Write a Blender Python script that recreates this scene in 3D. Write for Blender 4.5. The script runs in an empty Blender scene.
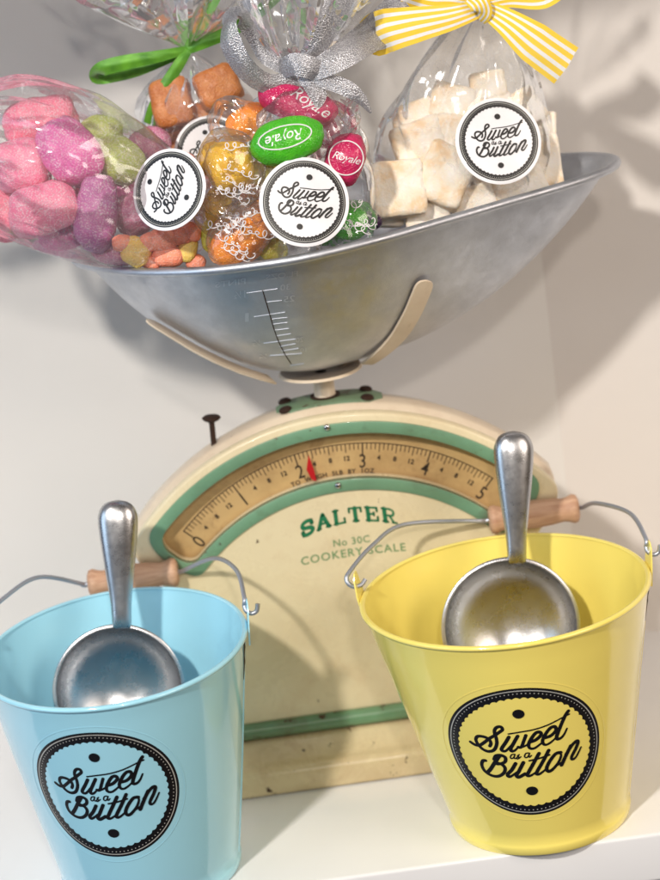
import bpy, bmesh, math, random
from mathutils import Vector, Matrix, noise
from mathutils.bvhtree import BVHTree
random.seed(7)
S = 0.01                      # everything below is written in centimetres
col = bpy.context.scene.collection
R = math.radians
# ------------------------------------------------------------------ camera
W, H, F = 660, 880, 2400
CAMR = Matrix.Rotation(R(90-18.3), 3, 'X') @ Matrix.Rotation(R(-8), 3, 'Z')
CAMP = Vector((-7.92, -108.58, 57.03))
RIGHT, UP, BACK = CAMR.col[0].copy(), CAMR.col[1].copy(), CAMR.col[2].copy()
def ray(x, y): return CAMR @ Vector(((x-W/2)/F, (H/2-y)/F, -1))
def at(x, y, Y):
    d = ray(x, y); return CAMP + d*((Y-CAMP.y)/d.y)
def proj(p):
    v = CAMR.transposed() @ (Vector(p)-CAMP); return (W/2+F*v.x/-v.z, H/2-F*v.y/-v.z)
def onto(bvh, x, y, off=0.0):
    d = ray(x, y).normalized(); h = bvh.ray_cast(CAMP, d)
    if h[0] is None: return None
    n = h[1] if h[1].dot(d) < 0 else -h[1]
    return h[0] + n*off
# ------------------------------------------------------------------ materials
def lin(c):
    return tuple(((v/255)/12.92 if v/255 <= .04045 else ((v/255+.055)/1.055)**2.4) for v in c)+(1,)
class M:
    def __init__(s, name):
        s.m = bpy.data.materials.new(name); s.m.use_nodes = True
        s.t = s.m.node_tree; s.n = s.t.nodes; s.l = s.t.links
        s.b = s.n['Principled BSDF']; s.out = s.n['Material Output']
        s.co = s.n.new('ShaderNodeTexCoord')
    def set(s, **k):
        for a, v in k.items(): s.b.inputs[a.replace('_', ' ')].default_value = v
        return s
    def noise(s, scale, detail=4, rough=.55, dist=0, coord='Object', stretch=None):
        t = s.n.new('ShaderNodeTexNoise'); t.inputs['Scale'].default_value = scale
        t.inputs['Detail'].default_value = detail; t.inputs['Roughness'].default_value = rough; t.inputs['Distortion'].default_value = dist
        src = s.co.outputs[coord]
        if stretch:
            mp = s.n.new('ShaderNodeMapping'); mp.inputs['Scale'].default_value = stretch
            s.l.new(src, mp.inputs['Vector']); src = mp.outputs['Vector']
        s.l.new(src, t.inputs['Vector']); return t.outputs['Fac']
    def ramp(s, fac, stops):
        r = s.n.new('ShaderNodeValToRGB'); e = r.color_ramp.elements
        while len(e) < len(stops): e.new(.5)
        for i, (p, c) in enumerate(stops):
            e[i].position = p; e[i].color = c if len(c) == 4 else tuple(c)+(1,)
        s.l.new(fac, r.inputs['Fac']); return r.outputs['Color']
    def mix(s, fac, a, b, mode='MIX'):
        x = s.n.new('ShaderNodeMix'); x.data_type = 'RGBA'; x.blend_type = mode
        for sock, v in ((x.inputs['Factor'], fac), (x.inputs[6], a), (x.inputs[7], b)):
            if isinstance(v, (int, float, tuple)): sock.default_value = v
            else: s.l.new(v, sock)
        return x.outputs[2]
    def math(s, op, a, b=0.0):
        x = s.n.new('ShaderNodeMath'); x.operation = op
        for i, v in enumerate((a, b)):
            if isinstance(v, (int, float)): x.inputs[i].default_value = v
            else: s.l.new(v, x.inputs[i])
        return x.outputs[0]
    def bump(s, h, strength=.3, dist=.001):
        b = s.n.new('ShaderNodeBump'); b.inputs['Strength'].default_value = strength; b.inputs['Distance'].default_value = dist
        s.l.new(h, b.inputs['Height']); s.l.new(b.outputs['Normal'], s.b.inputs['Normal']); return b.outputs['Normal']
    def link(s, o, name): s.l.new(o, s.b.inputs[name])
BW = [(0, (0, 0, 0)), (1, (1, 1, 1))]
def paint(name, c, rough=.28, var=.06, coat=.3, chips=None):
    m = M(name); k = m.noise(18, 3)
    c = lin(c); d = tuple(v*(1-var*3) for v in c[:3])+(1,)
    base = m.ramp(k, [(.3, d), (.75, c)])
    if chips:
        n = m.noise(55, 6, .7); f = m.ramp(n, [(chips, (0, 0, 0)), (chips+.025, (1, 1, 1))])
        base = m.mix(f, base, (.12, .07, .03, 1))
    m.link(base, 'Base Color')
    r = m.ramp(m.noise(60, 5), [(.3, (rough*.75,)*3), (.8, (rough*1.35,)*3)]); m.link(r, 'Roughness')
    m.set(Coat_Weight=coat, Coat_Roughness=.08); m.bump(m.noise(30, 3), .12, .0012)
    return m.m
def enamel(name, c, dirt, amount=.5, rough=.35, chips=.72):
    m = M(name); c = lin(c); dirt = lin(dirt)
    a = m.noise(14, 6, .65); b = m.noise(45, 7, .7, .5); e = m.noise(130, 4, .6)
    base = m.mix(m.ramp(a, [(.42, (0, 0, 0)), (.8, (amount,)*3)]), c, dirt)
    base = m.mix(m.ramp(b, [(.56, (0, 0, 0)), (.78, (amount*.9,)*3)]), base, dirt)
    base = m.mix(m.ramp(e, [(chips, (0, 0, 0)), (chips+.03, (1, 1, 1))]), base, (.07, .035, .018, 1))
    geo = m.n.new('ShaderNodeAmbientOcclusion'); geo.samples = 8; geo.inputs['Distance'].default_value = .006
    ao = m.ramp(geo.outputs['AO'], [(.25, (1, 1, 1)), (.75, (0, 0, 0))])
    base = m.mix(m.mix(.55, (0, 0, 0, 1), ao), base, lin((96, 62, 34)))      # brown tint gathered in the corners
    m.link(base, 'Base Color')
    m.link(m.ramp(b, [(.3, (rough*.8,)*3), (.8, (rough*1.6,)*3)]), 'Roughness')
    m.set(Coat_Weight=.15); m.bump(m.noise(70, 5), .18, .001); return m.m
def metal(name, c, rough=.3, scratch=.4, stretch=(1, 1, 1), dark=.6, metallic=1.0):
    m = M(name); c = lin(c); d = tuple(v*dark for v in c[:3])+(1,)
    a = m.noise(22, 6, .6); s = m.noise(60, 8, .75, stretch=stretch)
    m.link(m.mix(m.ramp(s, [(.35, (0, 0, 0)), (.8, (.5,)*3)]), m.ramp(a, [(.3, d), (.7, c)]), d), 'Base Color')
    m.link(m.ramp(s, [(.25, (rough*.7,)*3), (.8, (rough*1.5,)*3)]), 'Roughness')
    m.set(Metallic=metallic); m.bump(s, scratch, .0006); return m.m
def candy(name, c, c2, sugar=.5, rough=.5, sss=.25):
    m = M(name); c, c2 = lin(c), lin(c2)
    base = m.ramp(m.math('ADD', m.math('MULTIPLY', m.noise(60, 3), .6), m.math('MULTIPLY', m.noise(210, 4), .4)), [(.38, c2), (.62, c)])
    v = m.n.new('ShaderNodeTexVoronoi'); v.inputs['Scale'].default_value = 950; m.l.new(m.co.outputs['Object'], v.inputs['Vector'])
    gr = m.ramp(v.outputs['Distance'], [(.2, (1, 1, 1)), (.6, (.12, .12, .12))])
    patch = m.ramp(m.noise(160, 4), [(.35, (.25,)*3), (.7, (1, 1, 1))])
    f = m.mix(1.0, gr, patch, 'MULTIPLY')
    base = m.mix(m.mix(sugar, (0, 0, 0, 1), f), base, (.95, .9, .92, 1))
    m.link(base, 'Base Color'); m.set(Roughness=rough, Subsurface_Weight=sss, Subsurface_Radius=(.004, .002, .002), Subsurface_Scale=.6)
    m.bump(m.math('ADD', gr, m.noise(500, 3)), .55, .0004); return m.m
def film(name, tint=(1, 1, 1), gloss=.16, white=.02, scale=90, squiggle=0.0):
    m = M(name); m.n.remove(m.b)
    tr = m.n.new('ShaderNodeBsdfTransparent'); tr.inputs['Color'].default_value = tuple(tint)+(1,)
    gl = m.n.new('ShaderNodeBsdfGlossy'); gl.inputs['Roughness'].default_value = .12; gl.inputs['Color'].default_value = (.95, .97, 1, 1)
    df = m.n.new('ShaderNodeBsdfDiffuse'); df.inputs['Color'].default_value = (.85, .85, .88, 1)
    b = m.n.new('ShaderNodeBump'); b.inputs['Strength'].default_value = .6; b.inputs['Distance'].default_value = .0035
    h = m.math('ADD', m.noise(scale, 1, .4, 1.0), m.math('MULTIPLY', m.noise(scale*.35, 1, .4, 2.0), 2.2))
    vo = m.n.new('ShaderNodeTexVoronoi'); vo.inputs['Scale'].default_value = scale*1.3; ds = m.n.new('ShaderNodeVectorMath'); ds.operation = 'ADD'
    nz = m.n.new('ShaderNodeTexNoise'); nz.inputs['Scale'].default_value = scale*.6; m.l.new(m.co.outputs['Object'], nz.inputs['Vector'])
    sc_ = m.n.new('ShaderNodeVectorMath'); sc_.operation = 'SCALE'; sc_.inputs['Scale'].default_value = .012; m.l.new(nz.outputs['Color'], sc_.inputs[0])
    m.l.new(m.co.outputs['Object'], ds.inputs[0]); m.l.new(sc_.outputs[0], ds.inputs[1]); m.l.new(ds.outputs[0], vo.inputs['Vector'])
    h = m.math('ADD', h, m.math('MULTIPLY', vo.outputs['Distance'], 1.1))
    m.l.new(h, b.inputs['Height']); m.l.new(b.outputs['Normal'], gl.inputs['Normal'])
    lw = m.n.new('ShaderNodeLayerWeight'); lw.inputs['Blend'].default_value = .35; m.l.new(b.outputs['Normal'], lw.inputs['Normal'])
    k = m.math('ADD', m.math('MULTIPLY', m.math('POWER', lw.outputs['Fresnel'], 1.5), .62), gloss*.45)
    k.node.use_clamp = True
    mx = m.n.new('ShaderNodeMixShader'); m.l.new(k, mx.inputs[0]); m.l.new(tr.outputs[0], mx.inputs[1]); m.l.new(gl.outputs[0], mx.inputs[2])
    crease = m.ramp(m.noise(scale*1.2, 2, .5, 2.5), [(.485, (0, 0, 0)), (.5, (1, 1, 1)), (.515, (0, 0, 0))])
    w = m.math('ADD', m.math('MULTIPLY', crease, white*3), white)
    if squiggle:
        sq = m.ramp(m.noise(150, 1, .4, 3.0), [(.468, (0, 0, 0)), (.478, (1, 1, 1)), (.505, (1, 1, 1)), (.515, (0, 0, 0))])
        msk = m.ramp(m.noise(60, 2), [(.42, (0, 0, 0)), (.46, (1, 1, 1))])
        w = m.math('ADD', w, m.math('MULTIPLY', m.math('MULTIPLY', sq, msk), squiggle))
    w.node.use_clamp = True
    m2 = m.n.new('ShaderNodeMixShader'); m.l.new(w, m2.inputs[0]); m.l.new(mx.outputs[0], m2.inputs[1]); m.l.new(df.outputs[0], m2.inputs[2])
    m.l.new(m2.outputs[0], m.out.inputs['Surface']); return m.m
def plain(name, c, rough=.5, **k):
    m = M(name); c = lin(c); m.link(m.ramp(m.noise(80, 4), [(.3, tuple(v*.88 for v in c[:3])+(1,)), (.7, c)]), 'Base Color')
    m.set(Roughness=rough, **k); m.bump(m.noise(250, 3), .1, .0003); return m.m
def ribbon_mat(name, kind):
    m = M(name); uv = m.n.new('ShaderNodeSeparateXYZ'); m.l.new(m.co.outputs['UV'], uv.inputs[0])
    weave = m.n.new('ShaderNodeTexNoise'); weave.inputs['Scale'].default_value = 1
    mp = m.n.new('ShaderNodeMapping'); mp.inputs['Scale'].default_value = (60, 420, 1); m.l.new(m.co.outputs['UV'], mp.inputs[0]); m.l.new(mp.outputs[0], weave.inputs[0])
    if kind == 'stripe':
        f = m.math('FRACT', m.math('MULTIPLY', uv.outputs[0], 4.5))
        g = m.ramp(f, [(.0, lin((250, 212, 58))), (.54, lin((250, 212, 58))), (.58, (.87, .87, .88)), (.96, (.87, .87, .88)), (1, lin((250, 212, 58)))])
        m.link(g, 'Base Color'); m.set(Roughness=.55, Sheen_Weight=.3, Subsurface_Weight=.1, Subsurface_Radius=(.002, .002, .001))
        rib = m.n.new('ShaderNodeTexWave'); rib.inputs['Scale'].default_value = 60; rib.bands_direction = 'Y'; m.l.new(m.co.outputs['UV'], rib.inputs[0])
        m.bump(rib.outputs['Fac'], .4, .0004)
    elif kind == 'green':
        m.link(m.ramp(m.noise(120, 3), [(.3, lin((62, 126, 22))), (.7, lin((104, 172, 40)))]), 'Base Color')
        m.set(Roughness=.32, Metallic=.15, Anisotropic=.6, Sheen_Weight=.4); m.bump(weave.outputs['Fac'], .3, .0003)
    else:
        v = m.n.new('ShaderNodeTexVoronoi'); v.inputs['Scale'].default_value = 1400; m.l.new(m.co.outputs['Object'], v.inputs[0])
        m.link(m.ramp(v.outputs['Distance'], [(.15, (.6, .6, .63)), (.6, (.36, .36, .39))]), 'Base Color')
        m.set(Roughness=.38, Metallic=.7, Alpha=.9); m.bump(v.outputs['Distance'], .6, .0006)
    return m.m
# ------------------------------------------------------------------ mesh helpers
class MB:
    def __init__(s): s.v = []; s.f = []; s.uv = None; s.mi = []
    def add(s, vs, fs, mi=0):
        o = len(s.v); s.v += [Vector(p) for p in vs]; s.f += [tuple(i+o for i in f) for f in fs]; s.mi += [mi]*len(fs); return o
    def grid(s, rows, cu=False, cv=False, mi=0):
        n, m = len(rows), len(rows[0]); o = len(s.v)
        for r in rows: s.v += [Vector(p) for p in r]
        for i in range(n if cu else n-1):
            for j in range(m if cv else m-1):
                a, b = i, (i+1) % n; c, d = j, (j+1) % m
                s.f.append((o+a*m+c, o+a*m+d, o+b*m+d, o+b*m+c)); s.mi.append(mi)
    def tube(s, pts, r, n=10, caps=True, mi=0):
        pts = [Vector(p) for p in pts]; rows = []; prev = None
        for i, p in enumerate(pts):
            t = (pts[min(i+1, len(pts)-1)]-pts[max(i-1, 0)]).normalized()
            if prev is None: a = t.orthogonal().normalized()
            else: a = (prev - t*prev.dot(t)).normalized()
            prev = a; b = t.cross(a); rr = r[i] if isinstance(r, (list, tuple)) else r
            rows.append([p+(a*math.cos(2*math.pi*k/n)+b*math.sin(2*math.pi*k/n))*rr for k in range(n)])
        s.grid(rows, cv=True, mi=mi)
        if caps:
            o = len(s.v); s.v += rows[0]+rows[-1]
            s.f += [tuple(range(o+n-1, o-1, -1)), tuple(range(o+n, o+2*n))]; s.mi += [mi, mi]
    def lathe(s, prof, c=(0, 0, 0), n=64, axis=None, fn=None, mi=0):
        c = Vector(c); rows = []
        if axis is None: a, b, z = Vector((1, 0, 0)), Vector((0, 1, 0)), Vector((0, 0, 1))
        else: z = Vector(axis).normalized(); a = z.orthogonal().normalized(); b = z.cross(a)
        for r, h in prof:
            row = []
            for k in range(n):
                t = 2*math.pi*k/n; p = c+(a*math.cos(t)+b*math.sin(t))*r+z*h
                row.append(fn(p, t, r, h) if fn else p)
            rows.append(row)
        s.grid(rows, cv=True, mi=mi)
    def box(s, lo, hi, mi=0):
        x0, y0, z0 = lo; x1, y1, z1 = hi
        s.add([(x0, y0, z0), (x1, y0, z0), (x1, y1, z0), (x0, y1, z0), (x0, y0, z1), (x1, y0, z1), (x1, y1, z1), (x0, y1, z1)],
              [(0, 3, 2, 1), (4, 5, 6, 7), (0, 1, 5, 4), (1, 2, 6, 5), (2, 3, 7, 6), (3, 0, 4, 7)], mi)
    def build(s, name, mats, parent=None, smooth=40, bevel=0, origin=None):
        me = bpy.data.meshes.new(name)
        o3 = Vector(origin) if origin is not None else Vector((0, 0, 0))
        me.from_pydata([tuple((p-o3)*S) for p in s.v], [], s.f); me.update()
        if s.uv:
            l = me.uv_layers.new(name='UVMap')
            for i, lp in enumerate(me.loops): l.data[i].uv = s.uv[lp.vertex_index]
        for mm in (mats if isinstance(mats, (list, tuple)) else [mats]): me.materials.append(mm)
        for p, k in zip(me.polygons, s.mi): p.material_index = k
        bm = bmesh.new(); bm.from_mesh(me)
        if not s.uv: bmesh.ops.remove_doubles(bm, verts=bm.verts, dist=1e-7)
        if not s.uv: bmesh.ops.recalc_face_normals(bm, faces=bm.faces)
        if bevel: 
            es = [e for e in bm.edges if len(e.link_faces) == 2 and e.calc_face_angle(0) > R(35)]
            bmesh.ops.bevel(bm, geom=es, offset=bevel*S, segments=3, affect='EDGES', profile=.6, clamp_overlap=True)
        bm.to_mesh(me); bm.free()
        if smooth:
            me.polygons.foreach_set('use_smooth', [True]*len(me.polygons)); me.set_sharp_from_angle(angle=R(smooth))
        o = bpy.data.objects.new(name, me); col.objects.link(o)
        o.location = o3*S
        if parent: attach(o, parent)
        return o
def attach(o, parent):
    o.parent = parent; o.location = o.location - world(parent)
def world(o):
    v = o.location.copy()
    while o.parent: o = o.parent; v += o.location
    return v
def tag(o, label=None, cat=None, group=None, kind=None):
    if label: o['label'] = label
    if cat: o['category'] = cat
    if group: o['group'] = group
    if kind: o['kind'] = kind
    return o
def thing(name, loc, label, cat, group=None):
    o = bpy.data.objects.new(name, None); col.objects.link(o); o.location = Vector(loc)*S; o.empty_display_size = .02
    return tag(o, label, cat, group)
def catmull(P, n=8, closed=False):
    P = [Vector(p) for p in P]; out = []; N = len(P)
    for i in range(N if closed else N-1):
        g = (lambda k: P[k % N]) if closed else (lambda k: P[max(0, min(N-1, k))])
        a, b, c, d = g(i-1), g(i), g(i+1), g(i+2)
        for k in range(n):
            t = k/n; out.append(.5*((2*b)+(c-a)*t+(2*a-5*b+4*c-d)*t*t+(3*b-a-3*c+d)*t**3))
    if not closed: out.append(P[-1])
    return out
def textmesh(s, size=1.0, bold=0.0, shear=0.0, spacing=1.0):
    c = bpy.data.curves.new('t', 'FONT'); c.body = s; c.size = size; c.align_x = 'CENTER'; c.align_y = 'CENTER'
    c.offset = bold; c.shear = shear; c.space_character = spacing; c.resolution_u = 3
    o = bpy.data.objects.new('t', c); col.objects.link(o); bpy.context.view_layer.update()
    me = bpy.data.meshes.new_from_object(o.evaluated_get(bpy.context.evaluated_depsgraph_get()))
    v = [(p.co.x, p.co.y) for p in me.vertices]; f = [tuple(p.vertices) for p in me.polygons]
    bpy.data.objects.remove(o); bpy.data.curves.remove(c); bpy.data.meshes.remove(me)
    return v, f
def stroke2d(P, w, n=6, smooth=True, taper=0):
    """round-ended ribbon in 2D -> verts, faces"""
    P = [Vector((p[0], p[1], 0)) for p in P]
    if smooth and len(P) > 2: P = catmull(P, n)
    L, Rr = [], []
    for i, p in enumerate(P):
        t = (P[min(i+1, len(P)-1)]-P[max(i-1, 0)]).normalized(); nn = Vector((-t.y, t.x, 0))
        ww = w*(1-taper*max(0, (i/(len(P)-1)-.55)/.45)); L.append(p+nn*ww/2); Rr.append(p-nn*ww/2)
    v = L+Rr; N = len(P); f = [(i, i+1, N+i+1, N+i) for i in range(N-1)]
    for e, q in ((0, P[0]), (N-1, P[-1])):
        w2 = w*(1-taper) if e else w
        o = len(v); v += [q+Vector((math.cos(a*math.pi/5), math.sin(a*math.pi/5), 0))*w2/2 for a in range(10)]
        f.append(tuple(range(o, o+10)))
    return [(p.x, p.y) for p in v], f
# ------------------------------------------------------------------ sticker artwork (unit radius)
A0 = (528, 405)
def sA(p):
    u, v = (p[0]-A0[0])/693, (A0[1]-p[1])/622; u = math.asin(max(-1, min(1, .641*u)))/.696; c, s_ = math.cos(R(8.7)), math.sin(R(8.7))
    return (u*c+v*s_, -u*s_+v*c)
def sB(p): return sA((p[0]+471.5, p[1]-94.3))
ART = [
 (sA, .052, [(30,385),(70,400),(110,393),(150,355),(200,300),(245,262),(285,225),(315,195),(305,170),(275,170),(250,195),(245,235),(262,290),(265,350),(240,410),(190,435),(140,425),(100,390),(78,345),(95,305),(150,295),(195,310),(213,345),(203,378)]),
 (sA, .055, [(375,260),(345,320),(310,385),(325,405),(355,395),(400,335)]),
 (sA, .055, [(455,245),(425,305),(395,370),(402,396),(430,388),(465,350)]),
 (sA, .05, [(530,235),(512,290),(490,350),(462,352)]),
 (sA, .032, [(462,352),(500,350),(530,335),(568,305)]),
 (sB, .055, [(92,395),(150,375),(198,330),(187,302),(150,308),(110,360),(85,420),(100,455),(140,455),(190,420),(215,395)]),
 (sB, .055, [(232,360),(290,345),(337,300),(327,265),(290,268),(250,310),(215,380),(225,420),(260,425),(310,395),(345,360)]),
 (sB, .058, [(450,138),(425,170),(400,220),(370,290),(345,360),(352,385),(385,380),(415,350),(440,300)]),
 (sB, .026, [(-101,324),(0,300),(130,275),(260,240),(400,187),(460,170)]),
 (sA, .022, [(432,425),(405,430),(392,455),(400,470),(420,460),(434,428),(425,460),(440,466),(465,440)]),
 (sA, .022, [(472,425),(458,440),(472,455),(460,469),(442,464)]), (sA, .02, [(472,462),(488,445)]),
 (sA, .022, [(556,405),(532,412),(522,440),(535,453),(555,438),(568,405),(560,440),(570,447),(585,430)]),
 (sA, .058, [(290,462),(252,530),(212,610),(186,650)]),
 (sA, .052, [(165,535),(140,545),(130,590),(155,645),(215,675),(280,670),(330,630),(345,580),(320,545),(270,533)]),
 (sA, .052, [(242,505),(258,465),(300,450),(343,465),(345,505),(312,533),(270,545)]),
 (sA, .055, [(440,515),(408,580),(370,632),(378,655),(405,645),(465,590)]),
 (sA, .055, [(512,500),(472,590),(450,635),(472,650),(530,612)]),
 (sB, .055, [(183,505),(140,590),(85,700),(82,724),(110,723),(160,688)]),
 (sB, .055, [(272,482),(228,572),(170,680),(168,708),(200,703),(262,652)]),
 (sB, .03, [(95,576),(190,553),(280,526)]),
 (sB, .055, [(385,518),(340,522),(290,580),(257,650),(272,685),(310,673),(365,610),(389,545),(372,516)]),
 (sB, .03, [(330,650),(370,628),(402,610)]),
 (sB, .058, [(478,470),(432,560),(395,640)]),
 (sB, .055, [(435,545),(488,470),(530,440),(546,455),(525,510),(488,578),(497,605),(530,588),(575,508)]),
]
def sticker_art(mp, black, light, base=0.0, dz=.0006):
    """mp(u,v,h) -> world point; fills two MBs"""
    k = [0]
    def h(): k[0] += 1; return base+dz*k[0]
    for fn, w, pts in ART:
        v, f = stroke2d([fn(p) for p in pts], w*.88, taper=.5 if (w > .053 and len(pts) > 5) else 0); hh = h(); black.add([mp(a, b, hh) for a, b in v], f)
    for cy in (.61, -.61):
        hh = h(); black.add([mp(.075*math.cos(t*math.pi/12), cy+.07*math.sin(t*math.pi/12), hh) for t in range(24)], [tuple(range(24))])
    n = 432; rows = []
    for j in range(5):
        row = []
        for i in range(n):
            t = 2*math.pi*i/n; inner = .835+.022*abs(math.sin(t*27)); r = inner+(1-inner)*j/4
            row.append(mp(r*math.cos(t), r*math.sin(t), base))
        rows.append(row)
    black.grid(rows, cv=True)
    rows = [[mp(r*math.cos(2*math.pi*i/180), r*math.sin(2*math.pi*i/180), base+.006) for i in range(180)] for r in (.953, .966)]
    light.grid(rows, cv=True)
    for i in range(110):
        t = 2*math.pi*i/110; cx, cy = .918*math.cos(t), .918*math.sin(t)
        light.add([mp(cx+.0085*math.cos(q*math.pi/3), cy+.0085*math.sin(q*math.pi/3), base+.006) for q in range(6)], [tuple(range(6))])
# ------------------------------------------------------------------ materials list
m_wall = M('wall_paint'); m_wall.link(m_wall.ramp(m_wall.noise(6, 4), [(.3, (.70, .68, .655)), (.7, (.74, .72, .695))]), 'Base Color'); m_wall.set(Roughness=.75); m_wall.bump(m_wall.noise(220, 4), .15, .0006); m_wall = m_wall.m
m_shelf = M('shelf_gloss'); m_shelf.link(m_shelf.ramp(m_shelf.noise(9, 4), [(.3, (.80, .80, .81)), (.7, (.84, .84, .85))]), 'Base Color'); m_shelf.link(m_shelf.ramp(m_shelf.noise(40, 6), [(.3, (.14,)*3), (.8, (.3,)*3)]), 'Roughness'); m_shelf.bump(m_shelf.noise(35, 3), .1, .001); m_shelf = m_shelf.m
m_cream = enamel('cream_enamel', (224, 211, 176), (178, 138, 88), .32, .26, .715)
m_cream2 = enamel('cream_shell', (224, 208, 184), (160, 118, 80), .38, .32, .71)
m_green = enamel('green_enamel', (112, 154, 124), (78, 92, 62), .55, .35, .685)
m_green2 = enamel('worn_green_enamel', (104, 132, 104), (84, 72, 50), .85, .5, .62)
m_green3 = enamel('trim_green_enamel', (106, 148, 112), (92, 74, 46), .8, .3, .63)
m_foot = enamel('foot_enamel', (222, 206, 166), (150, 104, 60), .55, .24, .66)
m_dial = enamel('dial_plate', (196, 164, 112), (112, 74, 38), .95, .5, .8)
m_ink = plain('dial_ink', (52, 40, 28), .6)
m_gink = plain('green_ink', (28, 118, 78), .5)
m_gink2 = plain('faded_green_ink', (112, 150, 104), .5)
m_alu = metal('pan_aluminium', (212, 216, 224), .46, .4, (1, 1, 1), .7)
m_alu2 = metal('pan_graduation', (226, 228, 234), .4, .1, dark=.85, metallic=.85)
m_scoop = metal('scoop_aluminium', (206, 207, 210), .27, .2, (1, 1, 1), .75)
m_wire = metal('wire_steel', (196, 202, 214), .42, .1, dark=.8, metallic=.8)
m_rust = metal('rusty_iron', (70, 48, 38), .6, .6, dark=.5, metallic=.5)
m_chrome = metal('chrome', (220, 220, 220), .1, .05, dark=.7)
m_red = plain('red_pointer', (190, 28, 32), .4)
m_yel = paint('yellow_paint', (252, 233, 122), .18, .012, .6, .745)
m_blu = paint('blue_paint', (168, 226, 246), .16, .012, .6, .76)
m_chip = plain('bare_seam', (70, 60, 40), .6)
m_black = plain('sticker_black', (17, 16, 20), .35)
m_white = plain('sticker_white', (240, 240, 244), .3, Coat_Weight=.3)
m_grey = plain('sticker_pale_line', (190, 190, 185), .4)
mw = M('turned_wood'); wv = mw.noise(90, 6, .6, .4, stretch=(.25, 3, 3)); mw.link(mw.ramp(wv, [(.3, lin((176, 132, 104))), (.7, lin((214, 176, 146)))]), 'Base Color'); mw.set(Roughness=.55); mw.bump(wv, .3, .0006); m_wood = mw.m
m_film = film('cellophane', gloss=.14, white=.06, scale=38)
m_film2 = film('cellophane_bright', gloss=.14, white=.055, scale=48)
m_wrap = film('printed_wrapper', gloss=.12, white=.03, scale=75)
m_print = plain('white_print', (240, 238, 240), .5)
C = {
 'pink': candy('sugar_pink', (244, 124, 152), (232, 92, 134), .62), 'rose': candy('sugar_rose', (242, 140, 172), (234, 104, 150), .6),
 'magenta': candy('sugar_magenta', (226, 98, 172), (206, 66, 150), .6), 'purple': candy('sugar_purple', (190, 96, 160), (168, 68, 140), .6),
 'green': candy('sugar_green', (184, 196, 92), (162, 178, 66), .6), 'mauve': candy('sugar_mauve', (206, 126, 160), (180, 88, 130), .62),
 'orange': candy('gummy_orange', (250, 156, 122), (246, 132, 104), .3, .55), 'lemon': candy('gummy_lemon', (248, 214, 116), (240, 196, 90), .15, .55),
 'fudge': candy('fudge', (206, 132, 72), (178, 100, 46), .08, .45, .1),
 'gloss_green': candy('boiled_green', (86, 190, 44), (60, 165, 34), 0, .16, .3), 'gloss_pink': candy('boiled_pink', (206, 50, 104), (176, 30, 84), 0, .16, .3),
 'gloss_yellow': candy('boiled_yellow', (240, 196, 50), (226, 170, 30), 0, .16, .3), 'gloss_lime': candy('boiled_lime', (226, 214, 92), (206, 196, 66), 0, .16, .3), 'gloss_orange': candy('boiled_orange', (246, 156, 36), (238, 132, 22), 0, .16, .3),
 'gloss_purple': candy('boiled_purple', (60, 24, 70), (40, 12, 50), 0, .2, .1),
}
mn = M('nougat'); nn = mn.noise(75, 3, .5); n2 = mn.noise(420, 5, .7)
mn.link(mn.mix(mn.ramp(n2, [(.5, (0, 0, 0)), (.72, (.7,)*3)]), mn.ramp(nn, [(.30, lin((240, 206, 160))), (.48, lin((250, 236, 216))), (.68, lin((252, 246, 238)))]), lin((250, 248, 246))), 'Base Color')
mn.set(Roughness=.7, Subsurface_Weight=.25, Subsurface_Radius=(.004, .003, .002)); mn.bump(n2, .8, .0012); m_nougat = mn.m
m_gr = ribbon_mat('green_satin', 'green'); m_sr = ribbon_mat('silver_lame', 'silver'); m_yr = ribbon_mat('striped_ribbon', 'stripe')
# ------------------------------------------------------------------ setting
b = MB(); b.box((-60, -3.9, -2.6), (60, 40, 0)); o = b.build('shelf', m_shelf, bevel=.18); tag(o, 'white gloss display shelf under the scale and buckets', 'shelf', kind='structure')
b = MB(); b.box((-90, 21.2, -60), (5.2, 24, 110)); o = b.build('wall', m_wall); tag(o, 'pale plastered wall behind the scale', 'wall', kind='structure')
b = MB(); q = Vector((math.cos(R(-13)), math.sin(R(-13)), 0)); n_ = Vector((-q.y, q.x, 0)); p0 = Vector((5.2, 21.2, 0))
vs = [p0+q*a+n_*c+Vector((0, 0, z)) for z in (-60, 110) for a, c in ((0, 0), (80, 0), (80, 3), (0, 3))]
b.add(vs, [(0, 1, 2, 3), (4, 7, 6, 5), (0, 4, 5, 1), (1, 5, 6, 2), (2, 6, 7, 3), (3, 7, 4, 0)])
mr_ = M('wall_paint_warm_light'); mr_.link(mr_.ramp(mr_.noise(6, 4), [(.3, (.70, .665, .635)), (.7, (.74, .70, .67))]), 'Base Color'); mr_.set(Roughness=.75); mr_.bump(mr_.noise(220, 4), .2, .0006)  # same pale wall; warm light from the right is tinted into its colour
o = b.build('wall_return', mr_.m); tag(o, 'pale wall turning forward beside the yellow bucket', 'wall', kind='structure')
b = MB(); b.box((-60, -4, 53), (60, 21, 55.5)); o = b.build('shelf_above', m_shelf, bevel=.15); tag(o, 'white shelf above the display', 'shelf', kind='structure')
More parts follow.
